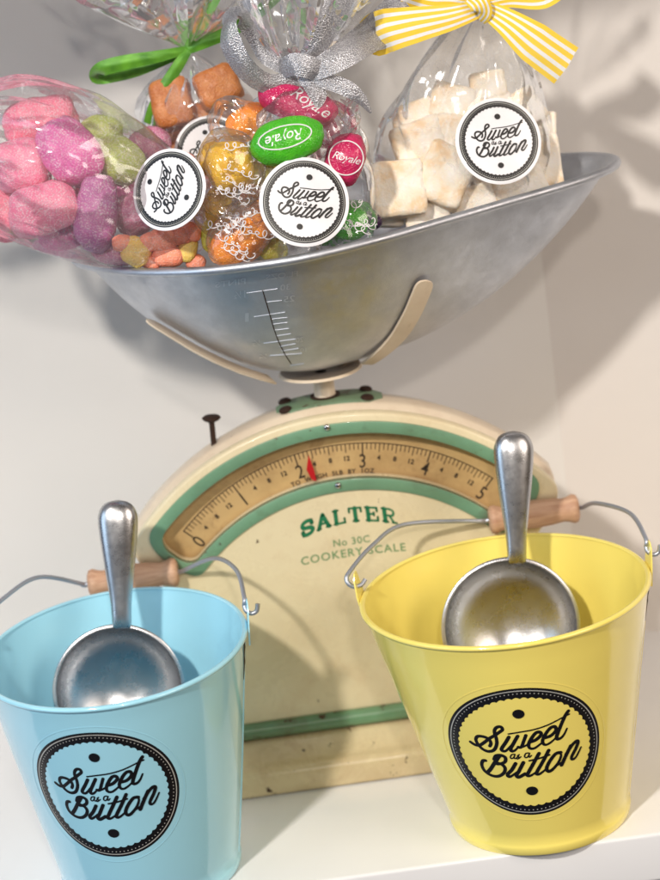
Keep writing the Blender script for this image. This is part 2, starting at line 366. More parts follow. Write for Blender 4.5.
# ------------------------------------------------------------------ kitchen scale
CX, CZ = -7.7, 5.6
scale = thing('kitchen_scale', (CX, 10, 0), 'old cream and green enamel kitchen scale with arched dial', 'kitchen scale')
def arc(cz, r, a0, a1, n): return [(CX+r*math.cos(R(a0+(a1-a0)*i/n)), cz+r*math.sin(R(a0+(a1-a0)*i/n))) for i in range(n+1)]
def round_poly(P, rad, n=5, idx=None):
    out = []; N = len(P)
    for i, p in enumerate(P):
        p = Vector(p); a = Vector(P[i-1]); c = Vector(P[(i+1) % N])
        if idx is not None and i not in idx: out.append(tuple(p)); continue
        d = min(rad, (a-p).length*.9, (c-p).length*.9); s0 = p+(a-p).normalized()*d; s1 = p+(c-p).normalized()*d
        for k in range(n+1):
            t = k/n; out.append(tuple(s0*(1-t)**2+p*2*t*(1-t)+s1*t*t))
    return out
def window(off, rad):
    up = arc(CZ, 13.05+off, 139.3-0+off*2.6, 40.7-off*2.6, 48); lo = arc(5.14, 11.05-off, 41.6-off*4.5, 138.4+off*4.5, 48)
    P = up+lo; N = len(P)
    # smooth corners: replace the first/last points by a rounded join
    Q = []
    cor = [(len(up)-1, len(up)), (N-1, 0)]
    def seg(pts): return pts
    upc, loc_ = up[2:-2], lo[2:-2]
    def join(a, c1, c2, d):
        a, c1, c2, d = map(Vector, (a, c1, c2, d)); r = []
        for (s0, c, s1) in ((a, c1, (c1+c2)/2), ((c1+c2)/2, c2, d)):
            for k in range(1, 7): t = k/7; r.append(tuple(s0*(1-t)**2+c*2*t*(1-t)+s1*t*t))
        return r
    return upc+join(upc[-1], up[-1], lo[0], loc_[0])+loc_+join(loc_[-1], lo[-1], up[0], upc[0])
def body_outline(r, inset=0.0, bot=3.2):
    A = arc(CZ, r-inset, 140.5, 39.5, 60)
    Rt = [(3.42-inset, 14.0), (3.2-inset, 13.1), (2.4-inset, 12.0), (1.5-inset, 10.8), (-.75-inset*.6, bot)]
    Lf = [(2*CX-x, z) for x, z in reversed(Rt)]
    lt = [tuple(v)[:2] for v in catmull([Vector((*p, 0)) for p in [A[-1]]+Rt[:-1]], 4)][1:]
    lt2 = [(2*CX-x, z) for x, z in reversed(lt)]
    return A+lt+[Rt[-1], Lf[0]]+lt2
def fill(loops, Y, flip=False):
    bm = bmesh.new(); es = []
    for L in loops:
        vs = [bm.verts.new((x, Y, z)) for x, z in L]
        es += [bm.edges.new((vs[i], vs[(i+1) % len(vs)])) for i in range(len(vs))]
    bmesh.ops.triangle_fill(bm, edges=es, use_beauty=True, use_dissolve=False)
    bm.verts.index_update(); v = [p.co.copy() for p in bm.verts]; f = [tuple(q.index for q in p.verts) for p in bm.faces]; bm.free(); return v, f
win, fr_out = window(0, .4), window(.62, .6)
OUT = body_outline(14.08)
b = MB()                                                     # front plate with a window
ins = body_outline(14.08, .12); v, f = fill([ins, win], 8.2); b.add(v, f)
b.grid([[(x, 8.2, z) for x, z in ins], [(x, 8.24, z) for x, z in body_outline(14.08, .05)], [(x, 8.32, z) for x, z in OUT], [(x, 8.85, z) for x, z in OUT]], cv=True)
b.grid([[(x, 8.2, z) for x, z in win], [(x, 8.95, z) for x, z in win]], cv=True)
b.build('front_plate', m_cream, scale, smooth=35)
b = MB()                                                     # rounded casing behind it
rows = []
for ins_, y in ((1.2, 9.0), (.35, 8.95), (.3, 9.1), (.02, 9.35), (-.03, 9.8), (-.03, 10.7), (.06, 11.1), (.3, 11.4), (.7, 12.2), (1.0, 14.5), (1.6, 15.5)):
    rows.append([(x, y, z) for x, z in body_outline(14.22, ins_)])
b.grid(rows, cv=True); v, f = fill([body_outline(14.22, 1.6)], 15.5); b.add(v, f)
b.build('casing', m_cream2, scale, smooth=50)
b = MB(); v, f = fill([window(.3, .4)], 8.93); b.add(v, f); dial = b.build('dial', m_dial, scale)
def raised(loop_o, loop_i, y0, y1, lip=.1):
    mid = [((a[0]*(1-lip)+c[0]*lip), (a[1]*(1-lip)+c[1]*lip)) for a, c in zip(loop_o, loop_i)]
    mid2 = [((a[0]*lip+c[0]*(1-lip)), (a[1]*lip+c[1]*(1-lip))) for a, c in zip(loop_o, loop_i)]
    return [[(x, y1, z) for x, z in loop_o], [(x, y0+.03, z) for x, z in loop_o], [(x, y0, z) for x, z in mid], [(x, y0, z) for x, z in mid2], [(x, y0+.03, z) for x, z in loop_i], [(x, y1+.3, z) for x, z in loop_i]]
b = MB(); b.grid(raised(fr_out, win, 8.08, 8.22), cv=True); b.build('dial_frame', m_green, scale, smooth=50)
# dial markings
b = MB(); Yd = 8.915; TC = 5.98; TR = 11.85
def dp(r, a, y=Yd): return Vector((CX+r*math.cos(R(a)), y, TC+r*math.sin(R(a))))
A_0, LB = 135.2, 17.35
def line3(b, p, q, w, nrm=Vector((0, -1, 0))):
    t = (q-p).normalized(); s_ = t.cross(nrm).normalized()*w/2; b.add([p-s_, p+s_, q+s_, q-s_], [(0, 1, 2, 3)])
for i in range(81):
    a = A_0-LB*i/16; L = .62 if i % 16 == 0 else (.46 if i % 4 == 0 else .33)
    line3(b, dp(TR, a), dp(TR-L, a), .065 if i % 16 == 0 else .04)
rows = [[dp(r, A_0+.2-(LB*5+.4)*i/80, Yd-.004) for i in range(81)] for r in (TR, TR+.045)]; b.grid(rows)
def put_text(b, s_, r, a, size, y=Yd-.004, cz=TC, bold=0, spacing=1.0, arc_=True, sx=1.0):
    v, f = textmesh(s_, size, bold, 0, spacing); out = []
    for x, z in v:
        x *= sx
        if arc_: aa = R(a)-x/r; out.append(Vector((CX+(r+z)*math.cos(aa), y, cz+(r+z)*math.sin(aa))))
        else: out.append(Vector((CX+a+x, y, cz+r+z)))
    b.add(out, f)
for i in range(6):
    put_text(b, str(i), TR-1.0, A_0-LB*i, 1.05, bold=.004, sx=.8)
    if i < 5:
        for k, t_ in enumerate(('4', '8', '12')): put_text(b, t_, TR-.78, A_0-LB*(i+.25*(k+1)), .36, bold=.01)
put_text(b, 'TO  WEIGH  5LB  BY  1OZ', TR-1.5, 92, .34, bold=.006, spacing=1.12)
b.build('dial_markings', m_ink, dial, smooth=0)
b = MB(); tp = [at(*q, 8.55) for q in ((308.5, 455), (306.5, 470), (312, 480), (316.5, 481), (314, 470))]
b.add(tp+[p+Vector((0, .08, 0)) for p in tp], [(0, 1, 2, 3, 4), (9, 8, 7, 6, 5)]+[(i, 5+i, 5+(i+1) % 5, (i+1) % 5) for i in range(5)]); b.build('pointer', m_red, scale, smooth=0)
for (x, y) in ((327, 427.5), (338, 485.5)):
    p = at(x, y, 8.05); b = MB(); b.lathe([(0, .12), (.1, .11), (.16, .06), (.18, -.05)], p, 20, axis=(0, -1, 0)); b.box(p+Vector((-.14, -.13, -.02)), p+Vector((.14, -.118, .02)), 1); b.build('screw', [m_chrome, m_rust], scale)
# lettering on the face
def slab(b, word, x0, x1, z0, hgt, bow, w, y=8.188):
    G = {  # strokes in a 1x1 box
     'S': [[(.88,.72),(.8,.93),(.5,1),(.2,.92),(.12,.72),(.3,.55),(.7,.45),(.9,.28),(.78,.07),(.5,0),(.2,.05),(.1,.3)], [(.88,.68),(.88,1.0)], [(.11,.0),(.11,.34)]],
     'A': [[(.1,0),(.5,1)], [(.5,1),(.9,0)], [(.28,.33),(.72,.33)], [(-.02,0),(.26,0)], [(.72,0),(1.04,0)]],
     'L': [[(.25,0),(.25,1)], [(.08,0),(.92,0)], [(.08,1),(.45,1)], [(.9,0),(.9,.33)]],
     'T': [[(.5,0),(.5,1)], [(.05,1),(.95,1)], [(.05,1),(.05,.7)], [(.95,1),(.95,.7)], [(.3,0),(.7,0)]],
     'E': [[(.22,0),(.22,1)], [(.05,1),(.9,1)], [(.05,0),(.92,0)], [(.22,.5),(.65,.5)], [(.9,1),(.9,.72)], [(.92,0),(.92,.3)], [(.65,.4),(.65,.62)]],
     'R': [[(.22,0),(.22,1)], [(.05,1),(.6,1),(.85,.9),(.88,.72),(.8,.55),(.6,.5),(.22,.5)], [(.55,.5),(.85,0)], [(.05,0),(.42,0)], [(.75,0),(1.05,0)]]}
    n = len(word); cw = (x1-x0)/n; kk = 0
    for i, ch in enumerate(word):
        for st in G[ch]:
            vert = abs(st[0][0]-st[-1][0]) < .15 or ch in 'AR' and len(st) == 2 and abs(st[0][1]-st[1][1]) > .5
            v, f = stroke2d(st, 1, 4) if False else stroke2d([(p[0]*cw*.8+x0+i*cw, p[1]*hgt) for p in st], w*(1.5 if (vert and abs(st[0][1]-st[-1][1]) > .6) or ch == 'S' and len(st) > 3 else .8), 4)
            kk += 1; xm = (x0+x1)/2; out = []
            for x, z in v:
                u = (x-xm)/((x1-x0)/2); out.append(Vector((x, y-.0005*kk, z0+z+bow*(1-u*u))))
            b.add(out, f)
b = MB(); slab(b, 'SALTER', -10.05, -4.95, 13.35, .72, .5, .14); b.build('maker_lettering', m_gink, scale, smooth=0)
b = MB(); put_text(b, 'No 30C', 7.15, .15, .55, 8.185, CZ, .004, 1.1, False)
v, f = textmesh('Cookery Scale', .72, .004, 0, 1.12)
v, f = textmesh('COOKERY SCALE', .62, .006, 0, 1.15); xm = max(abs(p[0]) for p in v)
b.add([Vector((CX+.15+x/xm*2.75, 8.185, 12.0+z*1.0+.12*(1-(x/xm)**2)+(.0))) for x, z in v], f)
b.build('model_lettering', m_gink2, scale, smooth=0)
# foot
b = MB(); prof = [(8.6, 3.3), (8.14, 3.3), (7.86, 3.2), (7.72, 3.0), (7.7, 2.65), (7.84, 2.46), (8.6, 2.4)]
b.grid([[(x, y, z) for y, z in prof] for x in (-14.9, -14.86, -12, -9, -6, -3, -.5, -.46)]); b.add([(-14.9, y, z) for y, z in prof], [tuple(range(7))]); b.add([(-.46, y, z) for y, z in prof], [tuple(range(7))])
b.build('trim_bar', m_green3, scale, smooth=60)
b = MB(); prof = [(14.5, 0.02), (6.0, .02), (5.9, .1), (5.88, 1.1), (5.98, 1.34), (6.22, 1.5), (6.5, 1.5), (6.75, 1.62), (7.6, 2.2), (7.9, 2.42), (8.6, 2.5), (14.5, 2.5)]
xs = [-15.9, -15.8, -15.6, -12, -9, -6, -3, .0, .3, .42]; ins = [.25, .06, 0, 0, 0, 0, 0, 0, .06, .25]
rows = []
for x, i_ in zip(xs, ins): rows.append([(x, y+(i_ if y < 10 else -i_), max(.02, z-i_*.5)) for y, z in prof])
b.grid(rows, cv=True); b.add(rows[0], [tuple(range(12))]); b.add(rows[-1], [tuple(range(12))]); b.build('foot', m_foot, scale, smooth=45)
# post, bracket, adjusting screw, cradle
b = MB(); b.lathe([(.0, 18.8), (.60, 18.8), (.60, 20.0), (.56, 20.05), (.56, 21.3), (.0, 21.3)], (-7.85, 10.9, 0), 32, mi=0)
b.lathe([(.0, 21.12), (1.0, 21.12), (1.05, 21.2), (.9, 21.3), (0, 21.3)], (-7.85, 10.9, 0), 32); b.build('post', m_cream2, scale)
b = MB()
for (y0, y1, dz0) in ((9.15, 12.2, 0),):
    rows = []
    for i in range(25):
        a = 90+11.2-22.4*i/24; u = abs(i-12)/12; wv_ = 1.0 if u < .75 else max(.35, 1-(u-.75)*2.4)
        yc = 10.7; ww = 1.05*wv_; r0 = 14.3
        pt = lambda r, y: (CX+r*math.cos(R(a)), y, CZ+r*math.sin(R(a)))
        rows.append([pt(r0-.25, yc-ww-.1), pt(r0-.02, yc-ww), pt(r0+.06, yc-ww+.12), pt(r0+.06, yc+ww-.12), pt(r0-.02, yc+ww), pt(r0-.25, yc+ww+.1)])
    b.grid(rows); b.add(rows[0], [tuple(range(6))]); b.add(rows[-1], [tuple(range(6))])
br = b.build('bracket', m_green2, scale, smooth=50)
for x in (-10.0, -5.7):
    for y in (9.95, 11.4):
        z = CZ+math.sqrt(14.42**2-(x-CX)**2); b = MB(); b.lathe([(.34, -.08), (.34, .02), (.25, .1), (0, .13)], (x, y, z), 20, axis=(x-CX, 0, z-CZ)); b.build('bolt', m_rust, br)
b = MB(); b.lathe([(.78, -.02), (.78, .03), (0, .03)], (-7.85, 10.9, CZ+14.41), 24); b.build('slot', m_rust, br)
b = MB(); p = at(214, 446, 10.2); q_ = at(211.5, 420, 10.2); ax = (q_-p).normalized()
b.tube([p-ax*.6, p, q_], .15, 12); b.lathe([(.0, -.12), (.16, -.12), (.42, .02), (.5, .12), (.42, .2), (0, .24)], q_, 20, axis=ax); b.build('adjusting_screw', m_rust, scale)
# ------------------------------------------------------------------ weighing pan
PC = Vector((-8.0, 11.0)); SL = .0394
def zr(x): return 29.75+(x+5.5)*SL
half = [(-19.55, 0), (-19.25, 1.35), (-18.1, 3.2), (-16, 5.6), (-13, 7.55), (-10, 8.45), (-7.6, 8.55), (-4.2, 7.65), (-.7, 6.15), (2.0, 4.95), (5.1, 3.6), (6.9, 2.6), (8.1, 1.4), (8.55, 0)]
loop = [Vector((x, 11-w_, 0)) for x, w_ in half]+[Vector((x, 11+w_, 0)) for x, w_ in reversed(half[1:-1])]
loop = catmull(loop, 10, closed=True); NL = len(loop)
norm = []
for i in range(NL):
    t = (loop[(i+1) % NL]-loop[i-1]).normalized(); n_ = Vector((t.y, -t.x, 0))
    if n_.dot(loop[i]-Vector((PC.x, PC.y, 0))) < 0: n_ = -n_
    norm.append(n_)
def bowl(i, s):
    p = loop[i]-norm[i]*.62; xy = Vector((PC.x, PC.y, 0)).lerp(p, s)
    e = 2.15; z = zr(xy.x)*s+zr(PC.x)*(1-s)-.28-7.75*(1-s**e)**.92
    return Vector((xy.x, xy.y, z))
rows = []
for k in range(1, 41): s = (k/40)**.9; rows.append([bowl(i, s) for i in range(NL)])
lip = [(.5, -.16), (.36, -.05), (.2, 0.05), (.06, .08), (-.06, .03), (-.13, -.08), (-.14, -.2), (-.08, -.31), (.04, -.36), (.14, -.3), (.18, -.2)]
for dn, dz in lip: rows.append([loop[i]-norm[i]*dn+Vector((0, 0, zr(loop[i].x)+dz)) for i in range(NL)])
b = MB(); b.grid(rows, cv=True); cidx = len(b.v); b.v.append(bowl(0, 0.0)); b.f += [(cidx, (i+1) % NL, i) for i in range(NL)]; b.mi += [0]*NL
panbvh = BVHTree.FromPolygons(b.v, b.f)
pan = b.build('weighing_pan', m_alu, smooth=60, origin=(PC.x, PC.y, 21.4)); tag(pan, 'dented aluminium weighing pan on the scale, holding bags of sweets', 'weighing pan')
def gz(x, y): return (200+x/4.714, 250+y/4.714)
b = MB()
for P in ([(295,190),(325,290),(345,360),(370,430),(400,490),(430,537)],):
    P = catmull([Vector((*gz(*p), 0)) for p in P], 8); P = [onto(panbvh, p.x, p.y, .006) for p in P]; b.tube([p for p in P if p], .028, 6, mi=1)
for p, q_ in (((220,203),(365,183)),((315,245),(385,238)),((255,315),(400,293)),((340,325),(412,318)),((345,350),(412,341)),((350,378),(418,370)),((360,405),(428,395)),((300,440),(450,420)),((375,455),(450,442)),((385,476),(465,464)),((330,498),(480,488)),((425,545),(490,535))):
    P = [onto(panbvh, *gz(p[0]+(q_[0]-p[0])*t/6, p[1]+(q_[1]-p[1])*t/6), .008) for t in range(7)]; b.tube([p for p in P if p], .022, 6)
for s_, cx, cy, w_, hh in (('PINTS',145,155,130,24),('FL.OZS.',382,120,145,22),('1½',190,210,48,30),('30',403,175,42,24),('25',420,230,46,24),('1',222,318,16,36),('½',265,437,34,24),('20',470,422,32,20),('¼',295,500,34,20),('10',490,470,26,16)):
    v, f = textmesh(s_, 1, .004); xm = max(p[0] for p in v)-min(p[0] for p in v); zm = max(p[1] for p in v)-min(p[1] for p in v); out = []
    for x, z in v:
        X = cx-x/xm*w_*1.1; Y = cy-z/zm*hh*1.15+x/xm*w_*.14      # mirrored, as pressed from the inside
        out.append(onto(panbvh, *gz(X, Y), .03))
    if all(out): b.add(out, f)
b.build('graduation', [m_alu2, m_rust], pan, smooth=0)
# cradle arms follow the pan surface
b = MB()
def arm(target, s0, s1, wid, ymax=11.5):
    best = min(range(NL), key=lambda i: (Vector(proj(bowl(i, s1)))-Vector(target)).length if (bowl(i, s1).y < ymax) else 1e9)
    rows = []; n = 22
    for k in range(n+1):
        s = s0+(s1-s0)*k/n; p = bowl(best, s); pn = bowl(best, s+.01)
        t = (pn-p).normalized(); side = Vector((-t.y, t.x, 0)).normalized(); nrm = t.cross(side).normalized()
        if nrm.z > 0: nrm = -nrm
        w_ = wid*(1 if k < n-2 else (.8 if k == n-1 else (.95 if k == n-2 else .45))); off = .06+.35*max(0, 1-k/5)
        rows.append([p+side*w_+nrm*off, p+side*w_+nrm*(off+.13), p-side*w_+nrm*(off+.13), p-side*w_+nrm*off])
    b.grid(rows, cv=True); b.add(rows[-1], [(0, 1, 2, 3)]); b.add(rows[0], [(0, 1, 2, 3)]); return best
def strap(P, wid, tilt):
    Q = catmull([Vector((*p, 0)) for p in P], 8); pts = []
    for q_ in Q:
        d = ray(q_.x, q_.y).normalized(); h = panbvh.ray_cast(CAMP, d)
        if h[0] is None: continue
        nn = h[1] if h[1].dot(d) < 0 else -h[1]; pts.append((h[0], nn))
    rows = []; n = len(pts)
    for k, (p, nn) in enumerate(pts):
        t = (pts[min(k+1, n-1)][0]-pts[max(k-1, 0)][0]).normalized(); side = t.cross(nn).normalized(); side = (side*math.cos(R(tilt))+nn*math.sin(R(tilt))).normalized(); nr = side.cross(t).normalized()
        if nr.dot(nn) < 0: nr = -nr
        e_ = (n-1-k)/5; w_ = wid*(math.sqrt(max(.02, 1-(1-e_)**2)) if e_ < 1 else 1)*(1-.25*max(0, 1-k/(n*.4))); c0 = p+nn*(.1+.08*max(0, 1-k/(n*.25))+abs(math.sin(R(tilt)))*wid)
        rows.append([c0+side*w_, c0+side*w_*.92+nr*.11, c0-side*w_*.92+nr*.11, c0-side*w_])
    b.grid(rows, cv=True); b.add(rows[-1], [(0, 1, 2, 3)]); b.add(rows[0], [(0, 1, 2, 3)])
strap([(276, 371), (240, 361), (205, 345), (176, 328), (151, 313)], .5, 32)
strap([(345, 367), (372, 353), (394, 335), (409, 312), (418, 292), (424, 277)], .5, 14)
i3 = min(range(NL), key=lambda i: (loop[i]-Vector((1, 15.5, 0))).length)
for i3_ in (i3,):
    rows = []
    for k in range(20):
        s = .06+.5*k/19; p = bowl(i3_, s); t = (bowl(i3_, s+.01)-p).normalized(); side = Vector((-t.y, t.x, 0)).normalized(); nrm = t.cross(side).normalized()
        if nrm.z > 0: nrm = -nrm
        off = .06+.35*max(0, 1-k/5); rows.append([p+side*.5+nrm*off, p+side*.5+nrm*(off+.13), p-side*.5+nrm*(off+.13), p-side*.5+nrm*off])
    b.grid(rows, cv=True); b.add(rows[-1], [(0, 1, 2, 3)])
b.lathe([(.3, 21.18), (1.5, 21.2), (2.2, 21.38), (2.1, 21.5), (1.4, 21.34), (.3, 21.3)], (-7.9, 10.9, 0), 40)
b.build('cradle', m_cream2, scale, smooth=45)
# ------------------------------------------------------------------ buckets
def bucket(cx, cy, mat, name_label, shear, rx, ry, ear_l, grip_dx, sticker_px, srad, light_mat):
    RT, RB, HT = 7.0, 4.35, 12.3
    def warp(p, t=None, r=None, h=None):
        k = max(0, min(1, p.z/HT)); return Vector((p.x*(1+(rx/RT-1)*k)+shear*k+cx, p.y*(1+(ry/RT-1)*k)+cy, p.z))
    root = thing('bucket', (cx, cy, 0), name_label, 'bucket', 'small metal display buckets')
    b = MB(); rr = lambda z: RB+(RT-RB)*z/HT
    prof = [(0, .35), (rr(.4)-.05, .35)]+[(rr(z)-.05, z) for z in [HT*i/10 for i in range(1, 10)]]+[(rr(12.05)-.06, 12.05), (rr(12.2)-.04, 12.3)]
    prof += [(RT+.15*math.cos(t)+.0, 12.28+.13*math.sin(t)) for t in [math.pi*(1-k/8) for k in range(1, 13)]]
    prof += [(rr(12.1)+.03, 12.06), (rr(11.9)+.02, 11.9)]+[(rr(z)+.02, z) for z in [HT*i/10 for i in range(9, 0, -1)]]+[(rr(.62)+.02, .62), (rr(.5)+.1, .5), (rr(.4)+.14, .38), (rr(.1)+.15, .12), (rr(0)+.12, .02), (rr(0)-.1, .02), (rr(.1)-.12, .25), (0, .25)]
    b.lathe(prof, (0, 0, 0), 128, fn=warp)
    b.build('body', mat, root, smooth=50)
    b = MB(); phis = R(-6)                                      # folded side seam, slightly proud and chipped
    for ph0 in (phis,):
        rows = []
        for i in range(30):
            z = .6+11.2*i/29; row = []
            for dph, o_ in ((-.022, .02), (-.018, .06), (.014, .07), (.018, .02)):
                a = ph0+dph*5.5/rr(z); row.append(warp(Vector((math.cos(a)*(rr(z)+o_), math.sin(a)*(rr(z)+o_), z))))
            rows.append(row)
        b.grid(rows)
    b.build('seam', mat, root)
    b = MB(); a = phis-.035
    P = [warp(Vector((math.cos(a-.01*math.sin(i))*(rr(z)+.035), math.sin(a-.01*math.sin(i))*(rr(z)+.035), z))) for i, z in enumerate((11.95, 11.75, 11.5, 11.25, 11.0, 10.75, 10.4, 10.0))]
    b.tube(P, [.03, .07, .05, .035, .06, .04, .03, .01], 6); b.build('chipped_seam_edge', m_chip, root)
    ears = []
    for sgn in (-1, 1):
        b = MB(); ea = math.pi-R(13) if sgn < 0 else R(3)
        bx = Vector((math.cos(ea), math.sin(ea), 0)); tx = Vector((-bx.y, bx.x, 0)); out = []
        for (t_, z) in ((-.75, 11.5), (.75, 11.5), (.7, 12.5), (.45, 13.3), (.2, 13.6), (-.2, 13.6), (-.45, 13.3), (-.7, 12.5)):
            out.append(warp(bx*(RT+.17+(.1 if z > 12.5 else 0)-.14*(12.3-z > .5))+tx*t_+Vector((0, 0, z))))
        dd = (warp(bx*8)-warp(bx*7)).normalized()*.07
        b.add(out+[p+dd for p in out], [tuple(range(8)), tuple(range(15, 7, -1))]+[(i, 8+i, 8+(i+1) % 8, (i+1) % 8) for i in range(8)])
        b.build('ear', mat, root); ears.append(warp(bx*(RT+.3)+Vector((0, 0, 13.25))))
    # bail lying back over the far rim
    eL, eR = ears; yb = ry+.8; zg = 13.0 if cx > -5 else 12.65; gx = shear+grip_dx
    g0 = Vector((cx+gx-2.35, cy+yb, zg)); g1 = Vector((cx+gx+2.35, cy+yb-.05, zg))
    b = MB()
    hookL = [eL+Vector((.45, .1, -.15)), eL+Vector((.2, -.12, -.32)), eL+Vector((-.2, -.2, -.3)), eL+Vector((-.45, -.1, 0)), eL+Vector((-.25, .3, .3))]
    hookR = [eR+Vector((-.1, .3, .4)), eR+Vector((-.14, .05, .02)), eR+Vector((-.08, -.08, -.22)), eR+Vector((.16, -.15, -.36)), eR+Vector((.42, -.15, -.26)), eR+Vector((.52, -.12, .08))]
    left = catmull(hookL+[Vector((cx+shear-rx+.95, cy+yb*.5, 14.0)), Vector((cx+shear-rx*.6, cy+yb*.8, 14.0)), g0-Vector((.2, 0, 0)), g0, g1], 8)
    right = catmull([g1, g1+Vector((.2, 0, 0)), Vector((cx+shear+rx*.8, cy+yb*.78, 13.75)), Vector((cx+shear+rx*.98, cy+yb*.4, 14.1))]+hookR, 8)
    b.tube(left[:-8], .115, 10); b.tube(left[-9:], .115, 8); b.tube(right, .115, 10)
    bail = b.build('bail', m_wire, root)
    b = MB(); gp = [(0, -2.35), (.5, -2.35), (.72, -2.25), (.78, -2.05), (.66, -1.75), (.62, -1.5), (.7, -.9), (.76, 0), (.7, .9), (.62, 1.5), (.66, 1.75), (.78, 2.05), (.72, 2.25), (.5, 2.35), (0, 2.35)]
    b.lathe([(r*.98, h) for r, h in gp], (g0+g1)/2, 40, axis=(1, 0, 0)); b.build('grip', m_wood, bail, smooth=60)
    # sticker wrapped on the cone
    al = math.atan((RT-RB)/HT); sa = math.sin(al)
    def surf(ph, z, off=0): return warp(Vector((math.sin(ph)*(rr(z)+.025+off), -math.cos(ph)*(rr(z)+.025+off), z)))
    best = min(((ph*.02, z*.1) for ph in range(-40, 40) for z in range(20, 100)), key=lambda q_: (Vector(proj(surf(*q_)))-Vector(sticker_px)).length)
    ph0, z0 = best; L0 = rr(z0)/sa
    def mp(u, v, h):
        u *= srad; v *= srad; rho = math.hypot(u, L0+v); psi = math.atan2(u, L0+v)
        z = z0+(rho-L0)*math.cos(al); return surf(ph0+psi/sa, z, .004+h*1.2)
    kb, kl = MB(), MB(); sticker_art(mp, kb, kl)
    st = kb.build('sticker', m_black, root, smooth=0); kl.build('sticker_line', light_mat, st, smooth=0)
    b = MB(); b.grid([[mp(r*math.cos(2*math.pi*i/160), r*math.sin(2*math.pi*i/160), h_) for i in range(160)] for r, h_ in ((1.075, 0), (1.085, .006), (1.095, 0))], cv=True); b.build('clear_sticker_edge', mat, st, smooth=60)
    return root
by = bucket(0, 0, m_yel, 'pale yellow metal bucket with black round sticker, wooden grip', -.5, 7.0, 7.0, 0, 2.5, (526, 753), 3.82, m_grey)
bb = bucket(-19.75, -.3, m_blu, 'sky blue metal bucket with black round sticker, wooden grip', 0, 6.45, 7.15, 0, .75, (105, 795), 3.78, m_grey)
# ------------------------------------------------------------------ scoops
def scoop(cpx, Yc, tip_px, joint_px, rad, label):
    c = at(cpx[0], cpx[1], Yc); tilt = R(17)
    j = at(joint_px[0], joint_px[1], Yc+rad*math.sin(tilt)); tp_ = at(tip_px[0], tip_px[1], Yc+(rad+6.6)*math.sin(tilt)*1.0)
    ax = (j-c).normalized(); nrm = (Vector((0, -1, .0))-ax*Vector((0, -1, 0)).dot(ax)).normalized(); sd = ax.cross(nrm).normalized()
    if sd.x < 0: sd = -sd
    root = thing('scoop', c-ax*rad, label, 'scoop', 'aluminium sweet scoops')
    b = MB(); N = 72
    def ring(r, dp_): return [c+(sd*math.cos(2*math.pi*i/N)+ax*math.sin(2*math.pi*i/N))*r-nrm*dp_ for i in range(N)]
    D = rad*.66
    inner = [(rad*math.sin(t), D*math.cos(t)) for t in [math.pi/2*k/40 for k in ([.15, .5]+list(range(1, 41)))]]
    outer = [((rad+.12)*math.sin(t), (D+.12)*math.cos(t)) for t in [math.pi/2*k/14 for k in range(14, 0, -1)]]
    b.grid([ring(r, d) for r, d in inner+[(rad+.01, -.04), (rad+.15, -.05), (rad+.2, 0)]+outer], cv=True)
    b.v += [c-nrm*D, c-nrm*(D+.12)]; o_ = len(b.v)
    n0 = (len(inner)+3+len(outer)-1)*N
    b.f += [(o_-2, i, (i+1) % N) for i in range(N)]+[(o_-1, n0+(i+1) % N, n0+i) for i in range(N)]; b.mi += [0]*(2*N)
    b.build('bowl', m_scoop, root, smooth=60)
    b = MB(); d = (tp_-j); L = d.length; d.normalize(); s2 = d.cross(nrm).normalized(); n2 = s2.cross(d).normalized()
    prof = [(-.02, .34, .12), (.0, .40, .2), (.06, .42, .28), (.2, .46, .34), (.4, .6, .44), (.6, .74, .52), (.78, .84, .56), (.88, .84, .54), (.95, .68, .44), (.985, .42, .28), (1, .08, .06)]
    P = catmull([Vector(p) for p in prof], 4); rows = []
    for p in P:
        cc = j+d*(p.x*L); p = Vector((p.x, p.y*1.17, p.z*1.1))
        rows.append([cc+s2*math.copysign(abs(math.cos(t))**.85, math.cos(t))*p.y+n2*math.copysign(abs(math.sin(t))**.85, math.sin(t))*p.z for t in [2*math.pi*k/32 for k in range(32)]])
    b.grid(rows, cv=True); b.add(rows[0], [tuple(range(32))]); b.add(rows[-1], [tuple(range(32))])
    b.build('handle', m_scoop, root, smooth=60)
scoop((511, 627), 2.3, (513, 431), (517, 561), 3.32, 'aluminium scoop standing in the yellow bucket')
scoop((119, 690), 2.1, (117, 500), (122, 626), 3.12, 'aluminium scoop standing in the blue bucket')
# ------------------------------------------------------------------ sweets and bags
def blob(name, px, Y, rx, rz, ry, rot, mat, seed, boxy=2.0, rough=.12, label=None, cat='sweet', group=None, sub=4, taper=0.0):
    c = at(px[0], px[1], Y); bm = bmesh.new(); bmesh.ops.create_icosphere(bm, subdivisions=sub, radius=1)
    cr, sr = math.cos(R(rot)), math.sin(R(rot)); lx = RIGHT*cr+UP*sr; lz = -RIGHT*sr+UP*cr
    b = MB(); vs = []
    for v in bm.verts:
        p = v.co.copy(); k = (abs(p.x)**boxy+abs(p.y)**boxy+abs(p.z)**boxy)**(-1/boxy); p *= k
        nz = noise.noise(p*1.3+Vector((seed*3.1, 0, 0)))*rough*1.6+noise.noise(p*3.2+Vector((seed*7.7, 0, 5)))*rough*.7
        p *= 1+nz; tpr = 1+taper*p.z
        vs.append(c+lx*p.x*rx*tpr+lz*p.z*rz+BACK*p.y*ry*tpr)
    b.add(vs, [tuple(q_.index for q_ in f.verts) for f in bm.faces]); bm.free()
    o = b.build(name, mat, smooth=0 if False else 60, origin=c)
    return tag(o, label, cat, group) if label else o
PXC = 1/20.3
